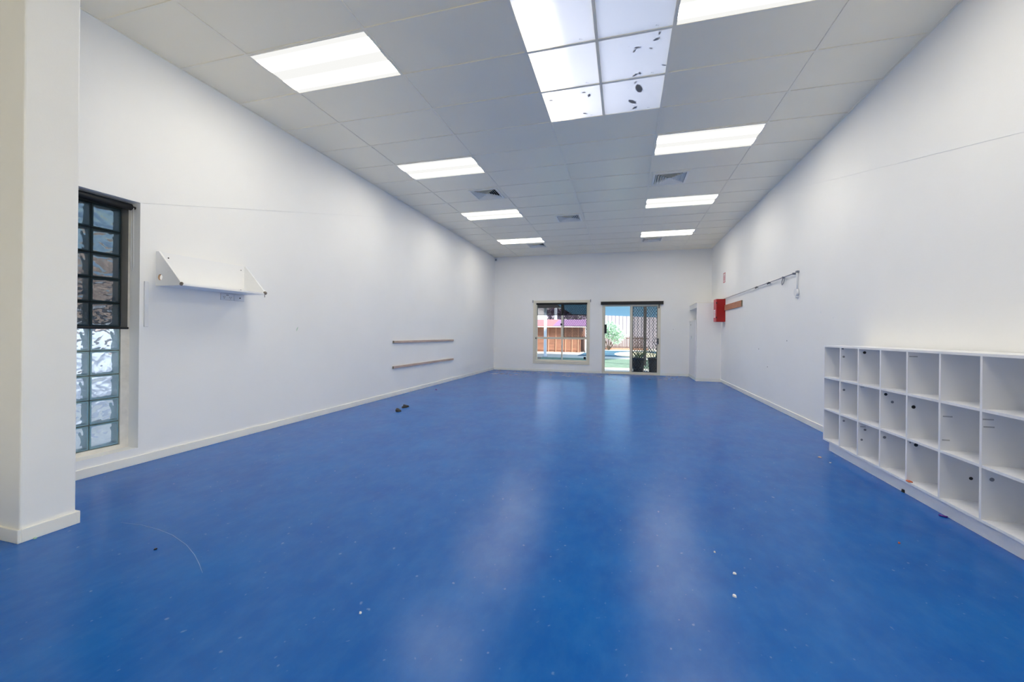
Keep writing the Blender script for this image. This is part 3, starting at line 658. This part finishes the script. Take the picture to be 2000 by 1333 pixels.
tube('handle', [(hx-0.05+0.055*math.cos(a)*0.9, YB-0.055, hz+0.105*math.sin(a)) for a in [i*math.pi/8 for i in range(16)]], 0.010, 'steel', sp_, 8, closed=True)
boxes('lock_plate', [(hx-0.025, hx+0.02, YB-0.045, YB-0.008, hz-0.08, hz+0.08)], 'black_metal', sp_, bevel=0.004)
boxes('door_closer', [(-0.565, -0.505, YB-0.03, YB+0.018, 1.19, 1.46)], 'black_metal', d1, bevel=0.004)
rb3 = tag(empty('roller_blind', (0.19, YB, 2.04)), 'rolled-up black blind in a long cassette above the sliding door', 'blind')
boxes('cassette', [(-0.672, 1.062, YB-0.085, YB, 2.045, 2.136)], 'blind_black', rb3, bevel=0.012)
boxes('end_cap', [(1.062, 1.070, YB-0.088, YB, 2.040, 2.140)], 'black_metal', rb3); boxes('end_cap', [(-0.680, -0.672, YB-0.088, YB, 2.040, 2.140)], 'black_metal', rb3)
tube('chain_guide', [(0.955, YB-0.04, 2.045), (0.955, YB-0.03, 1.93)], 0.012, 'black_metal', rb3, 8)

# ------------------------------------------------------------------ scraps on the floor
def scrap(name, pts, th, material, label, cat='scrap', group=None):
    cx = sum(p[0] for p in pts)/len(pts); cy = sum(p[1] for p in pts)/len(pts)
    bm = bmesh.new(); A = [bm.verts.new((p[0]-cx, p[1]-cy, 0)) for p in pts]
    B = [bm.verts.new(((p[0]-cx)*0.82, (p[1]-cy)*0.82, th*(0.8+0.4*random.random()))) for p in pts]; k = len(pts)
    bm.faces.new(A[::-1]); bm.faces.new(B)
    for i in range(k): bm.faces.new((A[i], A[(i+1) % k], B[(i+1) % k], B[i]))
    o = link(name, mesh_of(name, bm), material); o.location = (cx, cy, 0.0005); return tag(o, label, cat, group)
def px_poly(pp): return [tuple(on_z(u, v, 0.0)[:2]) for u, v in pp]
zf = lambda x, y: (740+x*0.135, 640+y*0.135)
scrap('black_scrap', px_poly([zf(*p) for p in ((238, 1205), (250, 1185), (285, 1187), (328, 1216), (280, 1226), (245, 1222))]), 0.02, 'scrap_black', 'black pointed scrap on the blue floor below the timber rails, farther from skirting', group='black scraps')
scrap('black_scrap', px_poly([zf(*p) for p in ((328, 1160), (372, 1146), (352, 1126), (395, 1136), (440, 1150), (400, 1164), (335, 1171))]), 0.02, 'scrap_black', 'black forked scrap on the blue floor below the timber rails', group='black scraps')
def blob(u, v, r, material, name, label, seg=7, th=0.006, cat='scrap'):
    c = on_z(u, v, 0.0); a0 = random.random()*6
    scrap(name, [(c.x+r*(0.7+0.5*random.random())*math.cos(a0+i*2*math.pi/seg), c.y+r*(0.7+0.5*random.random())*math.sin(a0+i*2*math.pi/seg)) for i in range(seg)], th, material, label, cat)
blob(852, 762, 0.02, 'crayon', 'dark_speck', 'tiny dark purple speck on the floor near the skirting', th=0.015)
blob(1435, 1122, 0.009, 'scrap_white', 'paper_scrap', 'tiny white paper scrap on the open blue floor, nearer the cabinet')
blob(1435, 1166, 0.010, 'scrap_white', 'paper_scrap', 'tiny curled white paper scrap on the open blue floor')
blob(1396, 1080, 0.005, 'scrap_white', 'floor_crumb', 'very small white crumb between the two white paper scraps and the door')
blob(704, 1199, 0.006, 'scrap_white', 'floor_crumb', 'single tiny white crumb on the floor toward the stub wall')
blob(1622, 905, 0.010, 'scrap_white', 'floor_crumb', 'tiny white crumb on the floor by the far end of the cabinet')
blob(1601, 894, 0.018, 'rail_wood', 'floor_crumb', 'small beige crumb on the floor by the far end of the cabinet')
blob(304, 1074, 0.008, 'scrap_black', 'dark_speck', 'tiny dark speck on the floor near the stub wall')
blob(1765, 962, 0.016, 'scrap_black', 'black_scrap', 'small black lump against the toe kick of the cabinet', th=0.02)
blob(68, 1053, 0.008, 'leaf_pale', 'dark_speck', 'tiny pale green speck at the foot of the stub wall skirting')
blob(1756, 1062, 0.006, 'crumb_orange', 'floor_crumb', 'tiny orange crumb on the blue floor before the cabinet')
a, c = on_z(1833, 1006, 0.006), on_z(1851, 1011, 0.006)
tag(tube('crayon', [a, a.lerp(c, 0.12), c], [0.002, 0.006, 0.006], 'crayon', None, 10), 'short purple crayon lying beside the cabinet toe kick', 'crayon')
# curved scratch in the vinyl
arc = [on_z(u, v, 0.0) for u, v in ((236, 1021.5), (276, 1026), (310, 1035), (337, 1046), (364, 1065), (380, 1084.5), (389, 1102), (395.5, 1120))]
bm = bmesh.new(); prev = None
for i, p_ in enumerate(arc):
    d = (arc[min(i+1, 7)]-arc[max(i-1, 0)]).normalized(); s_ = Vector((-d.y, d.x, 0))*(0.0012 if 0 < i < 7 else 0.0003)
    cur = (bm.verts.new((p_.x+s_.x, p_.y+s_.y, 0.0006)), bm.verts.new((p_.x-s_.x, p_.y-s_.y, 0.0006)))
    if prev: bm.faces.new((prev[0], prev[1], cur[1], cur[0]))
    prev = cur
link('scratch', mesh_of('scratch', bm), 'scuff', fl)

# ------------------------------------------------------------------ outside: yard beyond the end wall
GZ = -0.08
struct(boxes('ground', [(-40, 40, YB+WT, 75, GZ-0.2, GZ)], 'concrete', org=(0, 40, GZ-0.2)), 'pale concrete paving outside', 'ground')
struct(boxes('ground_side', [(-40, XL-WT, -25, YB+WT, GZ-0.2, GZ)], 'concrete', org=(-20, -5, GZ-0.2)), 'pale concrete strip outside the glass block window', 'ground')
struct(boxes('added_paving', [(XL-WT, 40, -40, YR-WT, GZ-0.2, GZ), (XR+WT, 40, YR-WT, YB+WT, GZ-0.2, GZ)], 'concrete', org=(15, -20, GZ-0.2)), 'pale concrete forecourt out of view, bouncing sunlight in at the side', 'ground')  # unseen ground, added pale to bounce sunlight through the side glazing
struct(boxes('lawn', [(-12, 12, 15.7, 21.2, GZ, GZ+0.015)], 'lawn', org=(0, 18, GZ)), 'green lawn outside the sliding door', 'lawn')
struct(prism('rubber_surface', [(-2.6, 23.6), (9, 23.6), (9, 32.3), (-2.2, 32.3), (-2.6, 29)], 'z', GZ, GZ+0.012, 'rubber_blue'), 'blue rubber play surface beyond the lawn', 'play surface')
struct(prism('rubber_patch', [(0.75+1.35*math.cos(i*math.pi/18), 26.9+3.7*math.sin(i*math.pi/18)) for i in range(36)], 'z', GZ+0.012, GZ+0.018, 'rubber_cream'), 'cream oval patch in the blue play surface', 'play surface')

# potted plants
def pot(x, y, r0, r1, h, label, tall):
    t = tag(empty('potted_plant', (x, y, GZ)), label, 'plant', 'potted plants outside the door')
    tube('pot', [(x, y, GZ), (x, y, GZ+h*0.95), (x, y, GZ+h*0.95+0.001), (x, y, GZ+h)], [r0, r1*0.97, r1*1.05, r1*1.05], 'pot_black', t, 24)
    disc('soil', (x, y, GZ+h-0.001), (0, 0, 1), r1*0.95, 0.004, 'soil', t, 20)
    org = world_loc(t)
    for i in range(16 if not tall else 9):
        ang = random.uniform(0, 6.28); ln = random.uniform(0.25, 0.42)*(1.5 if tall else 1); spread = random.uniform(0.15, 0.6)
        b0 = Vector((x+random.uniform(-.5, .5)*r1, y+random.uniform(-.5, .5)*r1, GZ+h)); dirv = Vector((math.cos(ang)*spread, math.sin(ang)*spread, 1)).normalized()
        bm = bmesh.new(); sidev = dirv.cross(Vector((math.cos(ang+1.2), math.sin(ang+1.2), 0.1))).normalized(); pr_ = None
        for j in range(6):
            f = j/5; w = 0.022*math.sin(math.pi*min(1, 0.12+f*0.88)) + 0.001
            p_ = b0 + dirv*ln*f + Vector((math.cos(ang), math.sin(ang), -0.8))*0.10*f*f - org
            cur = (bm.verts.new(p_+sidev*w), bm.verts.new(p_+Vector((0, 0, 0.004))), bm.verts.new(p_-sidev*w))
            if pr_: bm.faces.new((pr_[0], pr_[1], cur[1], cur[0])); bm.faces.new((pr_[1], pr_[2], cur[2], cur[1]))
            pr_ = cur
        link('leaf', mesh_of('leaf', bm), 'leaf_green', t)
pot(0.46, 14.14, 0.16, 0.215, 0.47, 'black pot with bushy leaves outside the sliding door screen', False)
pot(0.985, 14.25, 0.17, 0.225, 0.48, 'black pot with long upright leaves outside the sliding door screen', True)

# posts, canopies
def post(x, y, w, z1, material, label):
    t = tag(empty('post', (x, y, GZ)), label, 'post')
    boxes('shaft', [(x-w/2, x+w/2, y-w/2, y+w/2, GZ, z1)], material, t, bevel=0.006)
    boxes('base_plate', [(x-w*0.9, x+w*0.9, y-w*0.9, y+w*0.9, GZ, GZ+0.02)], 'steel', t)
    boxes('cap', [(x-w*0.6, x+w*0.6, y-w*0.6, y+w*0.6, z1, z1+0.02)], material, t)
post(-4.12, 21.64, 0.14, 2.62, 'post_white', 'white canopy post standing in front of the timber shed')
post(-5.35, 32.5, 0.20, 3.30, 'post_white', 'white post rising behind the roof of the timber shed')
post(0.80, 17.14, 0.115, 2.42, 'post_dark', 'steel post of the blue shade sail, coloured dark for shade')  # dark colour paints in the shade on this post
cn = tag(empty('canopy_roof', (-6, 24, 2.5)), 'dark flat canopy roof above the yard outside the window', 'canopy')
prism('roof_sheet', [(21.4, 2.64), (25.4, 2.88), (25.4, 2.96), (21.4, 2.72)], 'x', -12.0, -3.1, 'canopy_dark', cn)
boxes('fascia_beam', [(-12.0, -3.1, 21.36, 21.44, 2.56, 2.74)], 'post_dark', cn)
bm = bmesh.new()                                      # shade sail: a sagging sheet with thickness
c4 = [Vector((-3.2, 17.0, 2.72)), Vector((0.9, 17.0, 2.46)), Vector((3.2, 23.0, 2.05)), Vector((-3.0, 24.0, 2.36))]
N = 8; grid = [[None]*(N+1) for _ in range(N+1)]; low = [[None]*(N+1) for _ in range(N+1)]
for i in range(N+1):
    for j in range(N+1):
        s_, t_ = i/N, j/N; p_ = c4[0].lerp(c4[1], s_).lerp(c4[3].lerp(c4[2], s_), t_); sag = 0.10*16*s_*(1-s_)*t_*(1-t_)
        grid[i][j] = bm.verts.new((p_.x, p_.y, p_.z-sag)); low[i][j] = bm.verts.new((p_.x, p_.y, p_.z-sag-0.004))
for i in range(N):
    for j in range(N):
        bm.faces.new((grid[i][j], grid[i+1][j], grid[i+1][j+1], grid[i][j+1])); bm.faces.new((low[i][j], low[i][j+1], low[i+1][j+1], low[i+1][j]))
shader_mat('sail_cloth', lambda n, l, out: (lambda d, t, mx: (setattr(d.inputs[0], 'default_value', lin(140, 168, 186)), setattr(t.inputs[0], 'default_value', lin(164, 194, 212)), setattr(mx.inputs[0], 'default_value', 0.65),
    l.new(d.outputs[0], mx.inputs[1]), l.new(t.outputs[0], mx.inputs[2]), l.new(mx.outputs[0], out.inputs[0])))(n.new('ShaderNodeBsdfDiffuse'), n.new('ShaderNodeBsdfTranslucent'), n.new('ShaderNodeMixShader')))
tag(link('shade_sail', mesh_of('shade_sail', bm), 'sail_cloth'), 'pale blue shade sail stretched over the yard outside the door', 'shade sail')

# timber shed
sx0, sx1, sy, szt = -8.6, -2.95, 28.0, 1.70
shd = tag(empty('timber_shed', ((sx0+sx1)/2, sy, GZ)), 'brown timber shed with faded red roof, shade painted into the mauve slope, beyond the window', 'shed')
battens = [-8.5, -7.6, -6.7, -5.92, -5.10, -4.58, -3.91, -3.45, -3.03]
for a, c in zip(battens[:-1], battens[1:]):
    nb = 7; hgt = (szt-GZ-0.12)/nb
    for i in range(nb): boxes('board', [(a, c, sy+random.uniform(0, .012), sy+0.05, GZ+0.12+i*hgt+0.006, GZ+0.12+(i+1)*hgt)], 'shed_board', shd)
for a in battens: boxes('batten', [(a-0.03, a+0.03, sy-0.035, sy, GZ, szt)], 'shed_batten', shd)
boxes('shed_body', [(sx0, sx1, sy+0.05, 32.0, GZ, szt)], 'shed_board', shd)
boxes('fascia', [(sx0-0.2, sx1+0.75, 27.55, 27.60, szt-0.06, szt+0.02)], 'label_white', shd)
def slope(name, xa, xb, xc, xd, material):               # eave from xa to xb, ridge from xd to xc
    org = world_loc(shd); bm = bmesh.new(); q = [Vector(p)-org for p in ((xa, 27.55, szt), (xb, 27.55, szt), (xc, 30.0, 2.20), (xd, 30.0, 2.20))]
    A = [bm.verts.new(p) for p in q]; B = [bm.verts.new(p+Vector((0, 0, 0.05))) for p in q]; bm.faces.new(A[::-1]); bm.faces.new(B)
    for i in range(4): bm.faces.new((A[i], A[(i+1) % 4], B[(i+1) % 4], B[i]))
    bmesh.ops.recalc_face_normals(bm, faces=bm.faces[:]); link(name, mesh_of(name, bm), material, shd)['label'] = f'{material[5:]} roof slope'
slope('roof_panel', sx0-0.2, -4.72, -4.66, sx0-0.2, 'roof_pink'); slope('roof_panel', -4.72, -2.2, -2.2, -4.66, 'roof_shaded')
boxes('corner_post', [(-2.52, -2.40, 27.7, 27.82, GZ, szt)], 'label_white', shd)
struct(boxes('wall_yard', [(-2.35, -1.75, 28.4, 31.0, GZ, 1.62)], 'render_white', org=(-2, 29, GZ)), 'low white rendered wall beside the shed', 'wall')

# sheet-metal fence with ribs
fx0, fx1, fy, fz = -4.0, 9.0, 38.0, 3.02
fc = tag(empty('sheet_fence', ((fx0+fx1)/2, fy, GZ)), 'tall white ribbed sheet-metal fence at the end of the yard', 'fence')
nS = 40; wS = (fx1-fx0)/nS
bm = bmesh.new(); box_into(bm, -wS/2, wS/2, 0, 0.03, 0, fz-GZ); box_into(bm, -wS/2, -wS/2+0.09, -0.05, 0.0, 0, fz-GZ); shm = mesh_of('fence_sheet', bm)
for i in range(nS): o = link('fence_sheet', shm, 'sheet_fence', fc); o.location = (fx0+(i+.5)*wS-(fx0+fx1)/2, 0, 0)
boxes('top_rail', [(fx0, fx1, fy-0.06, fy+0.05, fz, fz+0.05)], 'label_white', fc)
# picket fence
pf = tag(empty('picket_fence', (-0.2, 34.8, GZ)), 'low brown picket fence in front of the white sheet fence', 'fence')
nP = 34; bm = bmesh.new(); box_into(bm, -0.042, 0.042, -0.01, 0.012, 0.03, 1.10)
for v in bm.verts:
    if v.co.z > 1: v.co.x *= 0.7
pkm = mesh_of('picket', bm)
for i in range(nP): o = link('picket', pkm, 'picket_wood', pf); o.location = (-2.35+i*0.128, random.uniform(-.004, .004), random.uniform(-.02, .02))
for z in (0.18, 0.92): boxes('rail', [(-2.65, 1.90, 34.812, 34.86, GZ+z, GZ+z+0.07)], 'picket_wood', pf)
boxes('plinth', [(-2.65, 1.90, 34.74, 34.78, GZ, GZ+0.14)], 'shed_batten', pf)

# trees
def foliage(name, blobs, n, size, material, parent):
    org = world_loc(parent); bm = bmesh.new(); tot = sum(b_[3]**2 for b_ in blobs)
    for cx, cy, cz, r in blobs:
        for _ in range(int(n*r*r/tot)):
            d = Vector((random.gauss(0, 1), random.gauss(0, 1), random.gauss(0, 1))).normalized()*r*random.uniform(0.35, 1)**0.6
            p_ = Vector((cx, cy, cz))+Vector((d.x, d.y, d.z*0.85))-org
            a = Vector((random.gauss(0, 1), random.gauss(0, 1), random.gauss(0, 1))).normalized(); e = a.cross(Vector((random.gauss(0, 1), random.gauss(0, 1), 1))).normalized(); s_ = size*random.uniform(.6, 1.3)
            bm.faces.new([bm.verts.new(q) for q in (p_-a*s_, p_+e*s_*.45, p_+a*s_, p_-e*s_*.45)])
    o = link(name, mesh_of(name, bm), material, parent); o['kind'] = 'stuff'; return o
tr = tag(empty('shrub', (-1.2, 33.6, GZ)), 'silvery pale green shrub in front of the picket fence', 'shrub')
for dx, dz in ((0, 1.5), (0.5, 1.4), (-0.5, 1.2), (0.9, 1.0)): tube('stem', [(-1.2, 33.6, GZ), (-1.2+dx*0.5, 33.6, dz*0.55), (-1.2+dx, 33.6, dz)], [0.05, 0.035, 0.015], 'bark', tr, 7)
foliage('foliage', [(-1.25, 33.6, 1.75, 0.65), (-0.75, 33.5, 1.55, 0.62), (-0.3, 33.6, 1.1, 0.5), (-1.7, 33.5, 1.25, 0.5), (-0.6, 33.4, 0.7, 0.42), (-1.0, 33.7, 1.2, 0.6)], 2600, 0.075, 'leaf_pale', tr)
t2 = tag(empty('tree', (-5.6, 35.5, GZ)), 'mauve-grey leafy tree behind the shed roof', 'tree')
tube('trunk', [(-5.6, 35.5, GZ), (-5.5, 35.5, 1.4), (-5.4, 35.5, 2.6)], [0.16, 0.13, 0.06], 'bark', t2, 9)
foliage('foliage', [(-6.0, 35.5, 2.9, 0.75), (-5.2, 35.5, 2.95, 0.7), (-4.4, 35.4, 2.85, 0.65), (-3.7, 35.5, 2.8, 0.6)], 2400, 0.11, 'leaf_mauve', t2)
hs = tag(empty('neighbour_house', (-11.5, 44, GZ)), 'white rendered house far behind the shed', 'house')
boxes('wall', [(-15, -6.2, 42, 48, GZ, 3.4)], 'render_white', hs)
prism('gable', [(-15, 3.4), (-6.2, 3.4), (-10.6, 5.4)], 'y', 42.0, 48.0, 'render_white', hs)
for sgn, xe in ((-1, -15.4), (1, -5.8)): prism('roof', [(-10.6, 5.42), (xe, 3.25), (xe, 3.40), (-10.6, 5.58)], 'y', 41.6, 48.4, 'roof_pink', hs)
for x in (-13.0, -8.4): boxes('window', [(x-0.6, x+0.6, 41.95, 42.0, 1.0, 2.3)], 'post_dark', hs)
# brick boundary wall outside the glass blocks
bw = struct(boxes('wall_boundary', [(-7.75, -7.5, -8, 12, GZ, 1.12)], 'render_grey', org=(-7.6, 2, GZ)), 'rendered and brick boundary wall outside the glass block window', 'wall')
boxes('dark_band', [(-7.74, -7.56, -8, 12, 1.12, 1.50)], 'post_dark', bw)
boxes('brickwork', [(-7.75, -7.5, -8, 12, 1.50, 2.22)], 'brick_wall', bw)
boxes('coping', [(-7.80, -7.45, -8, 12, 2.22, 2.28)], 'concrete', bw)
